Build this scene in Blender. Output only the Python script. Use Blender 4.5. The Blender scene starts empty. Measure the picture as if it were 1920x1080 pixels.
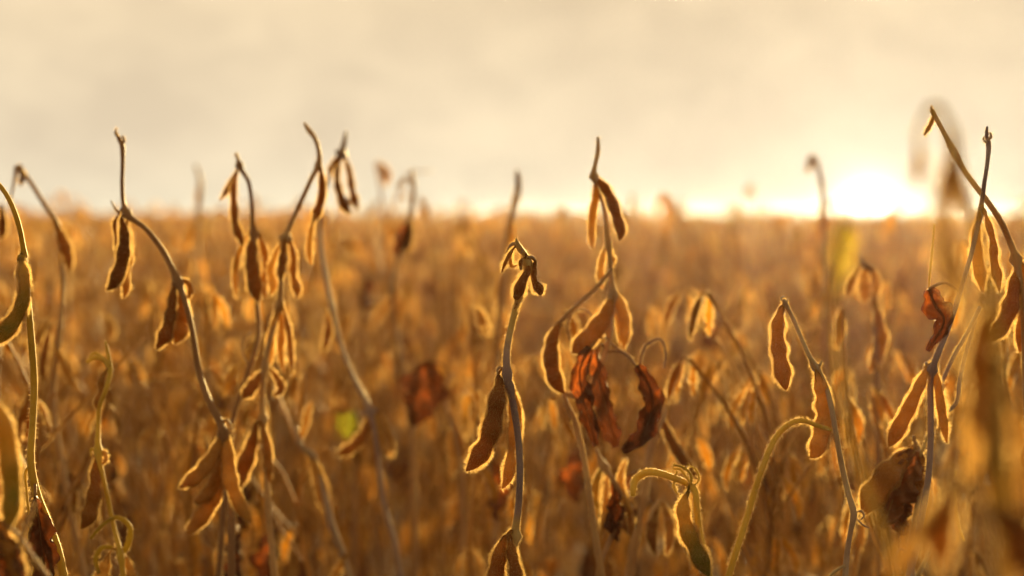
import bpy, math, random
import numpy as np
from mathutils import Vector
R = math.radians
rng = np.random.default_rng(11)
random.seed(5)
S = bpy.context.scene
COL = S.collection

# ------------------------------------------------------------------ camera
F = 4533.0                       # focal length in pixels of a 1920 px wide frame
CAM_H = 0.95
PITCH = math.atan(139 / F)
FOCUS = 1.20
cd = bpy.data.cameras.new('camera'); cam = bpy.data.objects.new('camera', cd); COL.objects.link(cam)
cd.sensor_width = 36.0; cd.lens = 36.0 * F / 1920
cam.location = (0, 0, CAM_H); cam.rotation_euler = (R(90) - PITCH, 0, 0)
cd.clip_start = 0.05; cd.clip_end = 3000
cd.dof.use_dof = True; cd.dof.focus_distance = FOCUS; cd.dof.aperture_fstop = 8.4
S.camera = cam

# ------------------------------------------------------------------ world, sun, exposure
SUN_AZ = math.atan(668 / F)      # to the right of the view axis
SUN_EL = R(4.4)
GLOW_EL = R(0.0)
w = bpy.data.worlds.new('World'); S.world = w; w.use_nodes = True
nt = w.node_tree; nt.nodes.clear()
def N(t, kind, **kw):
    n = t.nodes.new(kind)
    for k, v in kw.items(): setattr(n, k, v)
    return n
def math_node(t, op, a, b=None, clamp=False):
    n = N(t, 'ShaderNodeMath', operation=op, use_clamp=clamp)
    for i, v in enumerate((a, b)):
        if v is None: continue
        if isinstance(v, (int, float)): n.inputs[i].default_value = v
        else: t.links.new(v, n.inputs[i])
    return n.outputs[0]
def mixc(t, fac, a, b, blend='MIX'):
    n = N(t, 'ShaderNodeMix', data_type='RGBA', blend_type=blend)
    for s, v in ((n.inputs[0], fac), (n.inputs[6], a), (n.inputs[7], b)):
        if isinstance(v, (int, float)): s.default_value = v
        elif isinstance(v, tuple): s.default_value = (*v, 1) if len(v) == 3 else v
        else: t.links.new(v, s)
    return n.outputs[2]
L = nt.links.new
out = N(nt, 'ShaderNodeOutputWorld')
tc = N(nt, 'ShaderNodeTexCoord')
sky = N(nt, 'ShaderNodeTexSky', sky_type='NISHITA')
sky.sun_disc = False; sky.sun_elevation = SUN_EL; sky.sun_rotation = SUN_AZ; sky.dust_density = 1.0; sky.air_density = 1.5
# veil of thin sunset cloud
mp = N(nt, 'ShaderNodeMapping'); mp.inputs['Scale'].default_value = (1, 1, 1.5)
L(tc.outputs['Generated'], mp.inputs[0])
n1 = N(nt, 'ShaderNodeTexNoise'); n1.inputs['Scale'].default_value = 11.0; n1.inputs['Detail'].default_value = 3.0; n1.inputs['Roughness'].default_value = 0.45
L(mp.outputs[0], n1.inputs['Vector'])
n2 = N(nt, 'ShaderNodeTexNoise'); n2.inputs['Scale'].default_value = 34.0; n2.inputs['Detail'].default_value = 2.0; n2.inputs['Distortion'].default_value = .6
L(mp.outputs[0], n2.inputs['Vector'])
cl = N(nt, 'ShaderNodeMapRange'); cl.inputs[1].default_value = 0.36; cl.inputs[2].default_value = 0.64
L(math_node(nt, 'ADD', math_node(nt, 'MULTIPLY', n1.outputs[0], .62), math_node(nt, 'MULTIPLY', n2.outputs[0], .38)), cl.inputs[0])
sep = N(nt, 'ShaderNodeSeparateXYZ'); L(tc.outputs['Generated'], sep.inputs[0])
ramp = N(nt, 'ShaderNodeValToRGB'); L(sep.outputs[2], ramp.inputs[0])
e = ramp.color_ramp.elements
e[0].position = 0.0; e[0].color = (.212, .190, .146, 1)
e[1].position = 0.09; e[1].color = (.214, .174, .119, 1)
x = e.new(0.03); x.color = (.220, .188, .138, 1)
x = e.new(0.3); x.color = (.13, .095, .048, 1)
x = e.new(0.9); x.color = (.085, .056, .025, 1)
veil = mixc(nt, cl.outputs[0], (.96, .93, .89), (1.20, 1.17, 1.10))
veil2 = mixc(nt, 1.0, ramp.outputs[0], veil, 'MULTIPLY')
# glow of the sun in the cloud near the horizon
gd = Vector((math.sin(SUN_AZ) * math.cos(GLOW_EL), math.cos(SUN_AZ) * math.cos(GLOW_EL), math.sin(GLOW_EL)))
dt = N(nt, 'ShaderNodeVectorMath', operation='DOT_PRODUCT'); L(tc.outputs['Generated'], dt.inputs[0]); dt.inputs[1].default_value = gd
ang = math_node(nt, 'ARCCOSINE', math_node(nt, 'MINIMUM', dt.outputs['Value'], 0.9999999))
def lobe(width, amp, p=1.0):
    q = math_node(nt, 'DIVIDE', ang, width)
    if p != 1.0: q = math_node(nt, 'POWER', q, p)
    return math_node(nt, 'MULTIPLY', math_node(nt, 'EXPONENT', math_node(nt, 'MULTIPLY', q, -1.0)), amp)
g1 = lobe(R(0.36), 2.0, 1.2); g2 = lobe(R(1.2), .10, 1.1); g3 = lobe(R(4.0), 0.004)
def tinted(v, col):
    n = N(nt, 'ShaderNodeVectorMath', operation='SCALE'); n.inputs[0].default_value = col; L(v, n.inputs['Scale']); return n.outputs[0]
def vadd(a, b):
    n = N(nt, 'ShaderNodeVectorMath', operation='ADD'); L(a, n.inputs[0]); L(b, n.inputs[1]); return n.outputs[0]
glow = vadd(vadd(tinted(g1, (1, .90, .72)), tinted(g2, (1, .97, .92))), tinted(g3, (1, .95, .8)))
tot = vadd(veil2, glow)
b1 = N(nt, 'ShaderNodeBackground'); L(tot, b1.inputs[0]); b1.inputs[1].default_value = 1.0
b2 = N(nt, 'ShaderNodeBackground'); L(sky.outputs[0], b2.inputs[0]); b2.inputs[1].default_value = 0.0004
ad = N(nt, 'ShaderNodeAddShader'); L(b1.outputs[0], ad.inputs[0]); L(b2.outputs[0], ad.inputs[1])
L(ad.outputs[0], out.inputs['Surface'])

sd = bpy.data.lights.new('sun', 'SUN'); sun = bpy.data.objects.new('sun', sd); COL.objects.link(sun)
sd.energy = 5.0; sd.angle = R(0.8); sd.color = (1.0, .70, .27)
sv = Vector((math.sin(SUN_AZ) * math.cos(SUN_EL), math.cos(SUN_AZ) * math.cos(SUN_EL), math.sin(SUN_EL)))
sun.rotation_euler = sv.to_track_quat('Z', 'Y').to_euler(); sun.location = (0, 0, 5)

vs = S.view_settings
vs.view_transform = 'Standard'; vs.look = 'None'; vs.exposure = 1.85; vs.gamma = 1.0; vs.use_curve_mapping = False
cy = S.cycles
cy.use_denoising = True; cy.max_bounces = 8; cy.diffuse_bounces = 4; cy.transmission_bounces = 6; cy.glossy_bounces = 2
cy.volume_bounces = 0; cy.transparent_max_bounces = 8; cy.caustics_reflective = False; cy.caustics_refractive = False
cy.sample_clamp_indirect = 8.0

# ------------------------------------------------------------------ materials
def plant_mat(name, stops, trans, rough=.6, sheen=.5, scale=60, noise_amt=.35, tcol=None, bump=.0, patch=False):
    m = bpy.data.materials.new(name); m.use_nodes = True
    t = m.node_tree; t.nodes.clear(); lk = t.links.new
    o = N(t, 'ShaderNodeOutputMaterial')
    at = N(t, 'ShaderNodeAttribute', attribute_name='tint')
    oi = N(t, 'ShaderNodeObjectInfo')
    tx = N(t, 'ShaderNodeTexCoord')
    nz = N(t, 'ShaderNodeTexNoise'); nz.inputs['Scale'].default_value = scale; nz.inputs['Detail'].default_value = 4
    lk(tx.outputs['Object'], nz.inputs['Vector'])
    v = math_node(t, 'ADD', at.outputs['Fac'], math_node(t, 'MULTIPLY', math_node(t, 'SUBTRACT', oi.outputs['Random'], 0.5), 0.30))
    v = math_node(t, 'ADD', v, math_node(t, 'MULTIPLY', math_node(t, 'SUBTRACT', nz.outputs[0], 0.5), noise_amt * 2), True)
    r = N(t, 'ShaderNodeValToRGB'); lk(v, r.inputs[0])
    el = r.color_ramp.elements
    el[0].position = stops[0][0]; el[0].color = (*stops[0][1], 1)
    el[1].position = stops[-1][0]; el[1].color = (*stops[-1][1], 1)
    for p, c in stops[1:-1]: q = el.new(p); q.color = (*c, 1)
    # small dark specks of weathering
    sp = N(t, 'ShaderNodeTexNoise'); sp.inputs['Scale'].default_value = scale * 7; sp.inputs['Detail'].default_value = 3
    lk(tx.outputs['Object'], sp.inputs['Vector'])
    mr = N(t, 'ShaderNodeMapRange'); mr.inputs[1].default_value = .58; mr.inputs[2].default_value = .72; mr.inputs[4].default_value = .45
    lk(sp.outputs[0], mr.inputs[0])
    mr.inputs[4].default_value = .25
    c = mixc(t, mr.outputs[0], r.outputs[0], (.10, .042, .010))
    p = N(t, 'ShaderNodeBsdfPrincipled'); lk(c, p.inputs['Base Color'])
    p.inputs['Roughness'].default_value = rough; p.inputs['Specular IOR Level'].default_value = .3
    p.inputs['Sheen Weight'].default_value = sheen; p.inputs['Sheen Roughness'].default_value = .35
    p.inputs['Sheen Tint'].default_value = (1, .72, .35, 1)
    if bump:
        bp = N(t, 'ShaderNodeBump'); bp.inputs['Strength'].default_value = bump; bp.inputs['Distance'].default_value = .0004
        lk(sp.outputs[0], bp.inputs['Height']); lk(bp.outputs[0], p.inputs['Normal'])
    tr = N(t, 'ShaderNodeBsdfTranslucent')
    if tcol: lk(mixc(t, 1.0, c, tcol, 'MULTIPLY') if False else mixc(t, .75, c, tcol), tr.inputs[0])
    else:
        hs = N(t, 'ShaderNodeHueSaturation'); hs.inputs['Saturation'].default_value = 1.0; hs.inputs['Value'].default_value = 1.25
        lk(c, hs.inputs['Color']); lk(hs.outputs[0], tr.inputs[0])
    mx = N(t, 'ShaderNodeMixShader'); mx.inputs[0].default_value = trans
    if patch:          # thin, still red places in an otherwise dry brown blade
        pn = N(t, 'ShaderNodeTexNoise'); pn.inputs['Scale'].default_value = patch; pn.inputs['Detail'].default_value = 5
        lk(tx.outputs['Object'], pn.inputs['Vector'])
        pm = N(t, 'ShaderNodeMapRange'); pm.inputs[1].default_value = .54; pm.inputs[2].default_value = .68; pm.inputs[3].default_value = .06; pm.inputs[4].default_value = trans
        lk(pn.outputs[0], pm.inputs[0]); lk(pm.outputs[0], mx.inputs[0])
    lk(p.outputs[0], mx.inputs[1]); lk(tr.outputs[0], mx.inputs[2]); lk(mx.outputs[0], o.inputs[0])
    return m
M = {}
M['pod'] = plant_mat('dry_pod', [(0, (.15, .052, .010)), (.35, (.29, .115, .020)), (.65, (.46, .23, .046)), (1, (.66, .43, .12))], .30, bump=.35)
M['fpod'] = plant_mat('field_pod', [(0, (.14, .046, .005)), (.3, (.34, .145, .014)), (.6, (.60, .34, .045)), (1, (.84, .58, .12))], .46, noise_amt=.4, scale=35)
M['fstem'] = plant_mat('field_stem', [(0, (.13, .050, .008)), (.4, (.32, .14, .024)), (.7, (.54, .28, .060)), (1, (.68, .42, .11))], .18, scale=40)
M['green'] = plant_mat('green_pod', [(0, (.10, .10, .012)), (.4, (.17, .15, .02)), (.6, (.45, .28, .06)), (1, (.60, .42, .12))], .34, scale=28, noise_amt=.6, bump=.35)
M['stem'] = plant_mat('dry_stem', [(0, (.16, .085, .040)), (.4, (.32, .18, .085)), (.7, (.50, .32, .14)), (1, (.60, .42, .18))], .12, scale=40, bump=.3)
M['purple'] = plant_mat('purple_stem', [(0, (.20, .15, .165)), (.5, (.34, .25, .23)), (1, (.56, .42, .10))], .12, scale=18, noise_amt=.3, bump=.3)
M['lime'] = plant_mat('yellow_green_stem', [(0, (.28, .20, .03)), (.5, (.52, .36, .045)), (1, (.70, .50, .09))], .2, scale=25, bump=.3)
M['leaf'] = plant_mat('withered_leaf', [(0, (.07, .028, .013)), (.4, (.14, .062, .028)), (.7, (.24, .12, .048)), (1, (.40, .25, .09))], .40, scale=45, noise_amt=.5, tcol=(.50, .11, .012), sheen=.15, bump=.5, patch=55)
M['tleaf'] = plant_mat('tan_leaf', [(0, (.17, .085, .022)), (.5, (.28, .15, .040)), (1, (.44, .27, .08))], .48, scale=20, sheen=.3)
M['yleaf'] = plant_mat('yellow_leaf', [(0, (.30, .21, .03)), (1, (.55, .42, .08))], .5, scale=25, tcol=(.50, .38, .06), sheen=.2)
M['gleaf'] = plant_mat('green_leaf', [(0, (.16, .18, .02)), (1, (.32, .30, .04))], .5, scale=25, tcol=(.34, .34, .03), sheen=.2)
def hair_mat():
    m = bpy.data.materials.new('plant_hair'); m.use_nodes = True
    t = m.node_tree; t.nodes.clear(); lk = t.links.new
    o = N(t, 'ShaderNodeOutputMaterial')
    d = N(t, 'ShaderNodeBsdfDiffuse'); d.inputs[0].default_value = (.25, .14, .04, 1)
    tr = N(t, 'ShaderNodeBsdfTranslucent'); tr.inputs[0].default_value = (.80, .58, .25, 1)
    mx = N(t, 'ShaderNodeMixShader'); mx.inputs[0].default_value = .8
    lk(d.outputs[0], mx.inputs[1]); lk(tr.outputs[0], mx.inputs[2]); lk(mx.outputs[0], o.inputs[0])
    return m
M['hair'] = hair_mat()

# ------------------------------------------------------------------ mesh building (numpy)
def norm(v): return v / np.maximum(np.linalg.norm(v, axis=-1, keepdims=True), 1e-12)
def smooth(pts, n):
    """Cubic Hermite through the rows of pts (any number of columns), chord-length spaced, n samples."""
    p = np.asarray(pts, float)
    h = np.linalg.norm(np.diff(p[:, :3], axis=0), axis=1) + 1e-9
    d = np.r_[0, np.cumsum(h)]; u = np.linspace(0, d[-1], n)
    if len(p) == 2: return p[0] + (p[1] - p[0]) * (u / d[-1])[:, None]
    sl = np.diff(p, axis=0) / h[:, None]
    m = np.empty_like(p); m[1:-1] = (sl[:-1] * h[1:, None] + sl[1:] * h[:-1, None]) / (h[1:] + h[:-1])[:, None]
    m[0] = sl[0] * 1.5 - m[1] * .5; m[-1] = sl[-1] * 1.5 - m[-2] * .5
    i = np.clip(np.searchsorted(d, u, 'right') - 1, 0, len(h) - 1)
    H = h[i][:, None]; t = ((u - d[i]) / h[i])[:, None]
    return p[i] * (2 * t**3 - 3 * t**2 + 1) + m[i] * H * (t**3 - 2 * t**2 + t) + p[i + 1] * (3 * t**2 - 2 * t**3) + m[i + 1] * H * (t**3 - t**2)
class Geo:
    def __init__(s): s.v = []; s.f = []; s.m = []; s.t = []; s.n = 0; s.loc = None
    def add(s, v, f, mat=0, tint=.5):
        v = np.asarray(v, float)
        s.v.append(v); s.t.append(np.full(len(v), tint) if np.ndim(tint) == 0 else np.repeat(tint, len(v) // len(tint)))
        for a in f:
            a = np.asarray(a); s.f.append(a + s.n); s.m.append(np.full(len(a), mat))
        s.n += len(v)
    def mesh(s, name, mats, origin=(0, 0, 0)):
        me = bpy.data.meshes.new(name)
        v = np.vstack(s.v) - np.asarray(origin)
        me.vertices.add(len(v)); me.vertices.foreach_set('co', v.ravel())
        lt = np.concatenate([np.full(len(a), a.shape[1]) for a in s.f])
        li = np.concatenate([a.ravel() for a in s.f])
        me.loops.add(len(li)); me.loops.foreach_set('vertex_index', li.astype(np.int32))
        me.polygons.add(len(lt)); me.polygons.foreach_set('loop_start', np.r_[0, np.cumsum(lt)[:-1]].astype(np.int32))
        me.polygons.foreach_set('loop_total', lt.astype(np.int32))
        me.polygons.foreach_set('material_index', np.concatenate(s.m).astype(np.int32))
        me.polygons.foreach_set('use_smooth', np.ones(len(lt), bool))
        for m in mats: me.materials.append(m)
        at = me.attributes.new('tint', 'FLOAT', 'POINT'); at.data.foreach_set('value', np.concatenate(s.t))
        me.update(calc_edges=True)
        return me
def tube(g, pts, wa, wb, view, seg=8, mat=0, tint=.5, roll=0., lens=0., hair=None, hmat=1, cap=True):
    """Swept ellipse. wa = half width across the view, wb = half depth. hair = (count, length, width)."""
    pts = np.asarray(pts, float); n = len(pts)
    wa = np.broadcast_to(wa, n).astype(float); wb = np.broadcast_to(wb, n).astype(float)
    T = norm(np.gradient(pts, axis=0)); view = np.asarray(view, float)
    A = norm(np.cross(T, view)); 
    B = np.cross(T, A)
    if np.any(roll): 
        c, s_ = np.cos(roll), np.sin(roll)
        A, B = A * c + B * s_, B * c - A * s_
    th = np.linspace(0, 2 * np.pi, seg, endpoint=False)
    cx = np.cos(th); sy = np.sin(th) * (1 - lens + lens * np.abs(np.sin(th)))
    V = pts[:, None] + A[:, None] * (wa[:, None] * cx)[..., None] + B[:, None] * (wb[:, None] * sy)[..., None]
    i = np.arange(n - 1)[:, None] * seg; j = np.arange(seg)[None]; j2 = (j + 1) % seg
    q = np.stack([i + j, i + j2, i + seg + j2, i + seg + j], -1).reshape(-1, 4)
    fs = [q]
    if cap: fs += [np.arange(seg)[::-1][None], (np.arange(seg) + (n - 1) * seg)[None]]
    g.add(V.reshape(-1, 3), fs, mat, tint)
    if hair:
        cnt, ln, wd = hair
        sl = np.linalg.norm(np.diff(pts, axis=0), axis=1) * (.5 * (wa[1:] + wa[:-1]) + .0002)
        cs = np.cumsum(sl); u = rng.random(cnt) * cs[-1]; k = np.clip(np.searchsorted(cs, u), 0, n - 2); fr = rng.random(cnt)[:, None]
        a = rng.random(cnt) * 2 * np.pi
        if lens > 0:      # the down stands thickest along the two sutures
            e_ = rng.random(cnt) < .5; a = np.where(e_, np.where(rng.random(cnt) < .5, 0, np.pi) + rng.normal(0, .38, cnt), a)
        ip = lambda X: X[k] * (1 - fr) + X[k + 1] * fr
        P, A_, B_, T_ = ip(pts), ip(A), ip(B), ip(T)
        w1 = ip(wa[:, None]); w2 = ip(wb[:, None])
        ca = np.cos(a)[:, None]; sa = np.sin(a)[:, None]
        pos = P + A_ * w1 * ca + B_ * w2 * sa * (1 - lens + lens * np.abs(sa))
        nr = norm(A_ * ca * (w2 + 1e-5) + B_ * sa * (w1 + 1e-5))
        pt = .62 + .5 * np.sin(u / cs[-1] * rng.uniform(9, 16) + rng.uniform(0, 6) + 2 * np.cos(a)) ** 2
        L_ = (ln * pt * (.55 + .7 * rng.random(cnt)))[:, None]
        d = norm(nr + T_ * (.25 + .35 * rng.standard_normal(cnt))[:, None] + .28 * rng.standard_normal((cnt, 3)))
        sd_ = norm(np.cross(d, rng.standard_normal((cnt, 3)))) * wd * .5
        bend = norm(T_ + .3 * rng.standard_normal((cnt, 3))) * L_ * .12
        mid = pos + d * L_ * .55; tip = pos + d * L_ + bend
        V = np.stack([pos - sd_ - nr * 1e-4, pos + sd_ - nr * 1e-4, mid + sd_ * .7, mid - sd_ * .7, tip], 1).reshape(-1, 3)
        b = np.arange(cnt)[:, None] * 5
        g.add(V, [b + np.array([[0, 1, 2, 3]]), b + np.array([[3, 2, 4]])], hmat, .5)
def pod_geo(g, c, wd, view, n=26, seg=12, seeds=3, roll=0., thick=.5, tint=.5, hair=None, hmat=1, ped=None, calyx=True):
    """c: centreline rows xyz, wd: full widths in metres."""
    q = smooth(np.c_[c, wd], n); p = q[:, :3]; W = np.maximum(q[:, 3], .0004) * .5
    u = np.linspace(0, 1, n)
    bul = np.sin(np.pi * np.clip((u - .08) / .86, 0, 1) * seeds) ** 2 * np.sin(np.pi * u) ** .3
    wr = 1 + .035 * np.sin(u * 23 + 40 * tint) + .025 * np.sin(u * 41 + 90 * tint)
    W2 = W * (.82 + .20 * bul) * wr; Tk = W * thick * (.45 + .85 * bul)
    W2[0] = Tk[0] = .0006; W2[-1] *= .35; Tk[-1] *= .35
    tube(g, p, W2, Tk, view, seg, 0, tint, roll, .28, hair, hmat)
    r0 = max(.0006, float(W.max()) * .10)
    if ped is not None:
        tube(g, smooth(ped, 8), r0, r0, view, 6, 0, tint * .8, hair=(max(4, hair[0] // 25), hair[1], hair[2]) if hair else None, hmat=hmat)
    if calyx:
        T = norm(p[1] - p[0]); R0 = float(W.max())
        for k in range(5):
            a = norm(np.cross(T, rng.standard_normal(3)))
            s_ = p[0] - T * .0005
            tube(g, smooth([s_, s_ + T * R0 * .5 + a * R0 * .34, s_ + T * R0 * 1.3 + a * R0 * .42], 5), np.linspace(r0 * .8, .00012, 5), .00018, view, 4, 0, tint * .6)
def leaf_geo(g, axis, hw, view, fold=.9, crumple=.004, nu=30, nv=13, tint=.4, roll=0., curl=0., seed=0):
    """Crumpled blade hanging along axis; hw = half widths; fold in radians at the midrib."""
    r = np.random.default_rng(seed)
    q = smooth(np.c_[axis, hw], nu); p = q[:, :3]; W = np.maximum(q[:, 3], .0003)
    T = norm(np.gradient(p, axis=0)); A = norm(np.cross(T, np.asarray(view, float))); B = np.cross(T, A)
    c, s_ = math.cos(roll), math.sin(roll); A, B = A * c + B * s_, B * c - A * s_
    v = np.linspace(-1, 1, nv)
    av = np.abs(v)[None]; sg = np.sign(v)[None]
    fo = fold * (1 + .5 * curl * av)
    X = np.cumsum(np.ones_like(av), 1) * 0 + sg * av * np.cos(fo) ; Y = av * np.sin(fo)
    X = np.broadcast_to(X, (nu, nv)); Y = np.broadcast_to(Y, (nu, nv))
    uu = np.linspace(0, 1, nu)[:, None]; ph = r.random(8) * 6.28
    wav = 1 + .18 * np.sin(uu * 19 + ph[0] + v[None] * 2) * av + .10 * np.sin(uu * 41 + ph[1]) * av
    D = crumple * (np.sin(uu * 14 + ph[2] + 3 * v[None]) + .7 * np.sin(uu * 27 + ph[3] - 5 * v[None]) + .5 * np.sin(uu * 47 + ph[4] + 9 * v[None])) * (.25 + av)
    V = p[:, None] + A[:, None] * (X * W[:, None] * wav)[..., None] + B[:, None] * (Y * W[:, None] * wav + D)[..., None]
    i = np.arange(nu - 1)[:, None] * nv; j = np.arange(nv - 1)[None]
    g.add(V.reshape(-1, 3), [np.stack([i + j, i + j + 1, i + nv + j + 1, i + nv + j], -1).reshape(-1, 4)], 0, tint)
    tube(g, p, np.linspace(.0009, .0003, nu), np.linspace(.0009, .0003, nu), view, 5, 0, tint + .25)
    # side veins ending in the crumpled edge give the blade its relief
def link(name, me, parent=None, loc=(0, 0, 0)):
    o = bpy.data.objects.new(name, me); COL.objects.link(o); o.location = loc
    if parent: o.parent = parent
    return o
def tag(o, label=None, cat=None, group=None, kind=None):
    for k, v in (('label', label), ('category', cat), ('group', group), ('kind', kind)):
        if v: o[k] = v
    return o

# ------------------------------------------------------------------ ground
g = Geo()
nx = 60
xs = np.r_[np.linspace(-155, -6, 16), np.linspace(-5, 5, 41), np.linspace(6, 155, 16)]
ys = np.r_[np.linspace(-60, -1, 8), np.linspace(-.8, 14, 75), np.linspace(15, 185, 30)]
X, Y = np.meshgrid(xs, ys)
Z = .012 * np.sin(X * 9 + 1.3 * np.sin(Y * 3)) * np.exp(-(X / 8) ** 2) + .006 * np.sin(Y * 11 + X * 4) * np.exp(-(X / 8) ** 2)
nxx = len(xs); i = np.arange(len(ys) - 1)[:, None] * nxx; j = np.arange(nxx - 1)[None]
g.add(np.stack([X, Y, Z], -1).reshape(-1, 3), [np.stack([i + j, i + j + 1, i + nxx + j + 1, i + nxx + j], -1).reshape(-1, 4)])
gm = bpy.data.materials.new('dry_soil'); gm.use_nodes = True
t = gm.node_tree; bs = t.nodes['Principled BSDF']; bs.inputs['Roughness'].default_value = .95
tx = N(t, 'ShaderNodeTexCoord'); nz = N(t, 'ShaderNodeTexNoise'); nz.inputs['Scale'].default_value = 14; nz.inputs['Detail'].default_value = 8
t.links.new(tx.outputs['Object'], nz.inputs['Vector'])
t.links.new(mixc(t, nz.outputs[0], (.07, .026, .005), (.24, .11, .025)), bs.inputs['Base Color'])
bp = N(t, 'ShaderNodeBump'); bp.inputs['Strength'].default_value = .8; bp.inputs['Distance'].default_value = .02
t.links.new(nz.outputs[0], bp.inputs['Height']); t.links.new(bp.outputs[0], bs.inputs['Normal'])
tag(link('ground', g.mesh('ground', [gm])), kind='structure')

# ------------------------------------------------------------------ random field plants
def rand_plant(seed, detail, height=.93):
    """Returns a list of (kind, Geo, origin). Plant stands at the origin."""
    global rng
    keep = rng; rng = np.random.default_rng(seed); r = rng
    view = (0.05, 1, 0.02); parts = []
    npod_seg = {2: 8, 1: 6, 0: 5}[detail]; npn = {2: 16, 1: 10, 0: 7}[detail]
    nn = 15
    z = np.linspace(0, height, nn)
    lean = r.normal(0, .05, 2)
    wob = r.normal(0, .006, (nn, 2)); wob[0] = 0
    tipb = np.clip((z / height - .82) / .18, 0, 1) ** 2
    bend = r.normal(0, .035, 2)
    xy = np.outer(z / height, lean) + wob + np.outer(tipb, bend)
    st = np.c_[xy, z]
    g = Geo(); stp = smooth(st, 40 if detail else 20)
    rad = np.interp(stp[:, 2], [0, height * .5, height], [.0042, .0026, .0012])
    rad = rad * (1 + .25 * np.cos(np.linspace(0, 2 * np.pi * 14, len(rad))) ** 8)
    tube(g, stp, rad, rad, view, 6 if detail else 4, 0, r.uniform(.3, .8), hair=(260, .0022, .00035) if detail == 2 else None)
    # side branches and bare petioles
    for k in range(r.integers(9, 15)):
        zz = r.uniform(.45, .92) * height; b = stp[np.argmin(abs(stp[:, 2] - zz))]
        a = r.uniform(0, 6.28); ln = r.uniform(.05, .17); d = np.array([math.cos(a), math.sin(a), 0])
        up = r.uniform(.5, 1.0); c = smooth([b, b + d * ln * .25 + [0, 0, ln * .5 * up], b + d * ln * .5 + [0, 0, ln * (up + r.uniform(-.3, .2))]], 7); c[:, 2] = np.minimum(c[:, 2], height * .99)
        tube(g, c, np.linspace(.0014, .0007, 7), np.linspace(.0014, .0007, 7), view, 4, 0, r.uniform(.3, .9))
    parts.append(('stem', g, (0, 0, 0)))
    for k in range(4, nn):
        if z[k] < height * .25: continue
        for q in range(r.integers(2, 5)):
            if r.random() < .12: continue
            b = st[k] + [0, 0, -.002]; a = r.uniform(0, 6.28); d = np.array([math.cos(a), math.sin(a), 0])
            ln = r.uniform(.028, .047) * (.8 if k > nn - 3 else 1); wd = r.uniform(.0048, .0076); out_ = r.uniform(.10, .55)
            s0 = b + d * .006 + [0, 0, .002]
            cv = r.uniform(-.25, .25); sd_ = np.array([-d[1], d[0], 0])
            c = np.array([s0, s0 + d * ln * out_ * .4 - [0, 0, ln * .25], s0 + d * ln * out_ * .75 + sd_ * cv * ln * .3 - [0, 0, ln * .6], s0 + d * ln * out_ * (.9 + cv) - [0, 0, ln * .92]])
            g = Geo()
            pod_geo(g, c, np.array([.0012, wd, wd * .95, .001]), (math.cos(a * 3), math.sin(a * 3), .1), n=npn, seg=npod_seg, seeds=r.integers(2, 4), tint=float(np.clip(r.normal(.55, .22), 0, 1)),
                    hair={2: (240, .0024, .00042), 1: (60, .0026, .0009), 0: None}[detail], ped=[b, (b + s0) / 2 + [0, 0, .002], s0] if detail else None, calyx=False)
            parts.append(('pod', g, tuple(s0)))
    for k in range(r.integers(1, 4) if r.random() < .8 else 0):
        kk = r.integers(6, nn - 2); b = st[kk]; a = r.uniform(0, 6.28); d = np.array([math.cos(a), math.sin(a), 0]); ln = r.uniform(.035, .06)
        g = Geo(); s0 = b + d * .03 + [0, 0, .004]
        tube(g, smooth([b, b + d * .016 + [0, 0, .008], s0], 6), .0007, .0007, view, 4, 0, .7)
        leaf_geo(g, [s0, s0 + d * .012 - [0, 0, ln * .5], s0 + d * .006 - [0, 0, ln]], [.002, .014, .002], (math.cos(a + 1), math.sin(a + 1), 0), fold=r.uniform(.5, 1.2), nu=16, nv=7, tint=r.uniform(.2, .7), seed=int(seed * 7 + k))
        parts.append(('dry_leaf', g, tuple(b)))
    rng = keep
    return parts
MATS = {'stem': ['fstem', 'hair'], 'pod': ['fpod', 'hair'], 'dry_leaf': ['leaf', 'hair']}
def build_parts(parts, prefix):
    root = bpy.data.objects.new('soybean_plant', None); COL.objects.link(root); root.empty_display_size = .05
    for kind, g, org in parts:
        link(kind, g.mesh(prefix + kind, [M[m] for m in MATS[kind]], org), root, org)
    return root
def joined(parts, name):
    order = ['stem', 'pod', 'dry_leaf']; g = Geo()
    for kind, p, org in parts:
        for i_, v in enumerate(p.v): pass
        base = g.n
        g.v += p.v; g.t += p.t; g.f += [f + base for f in p.f]
        g.m += [np.where(m == 0, order.index(kind), 3) for m in p.m]; g.n += p.n
    return g.mesh(name, [M['fstem'], M['fpod'], M['leaf'], M['hair']])
HERO_XY = []

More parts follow.
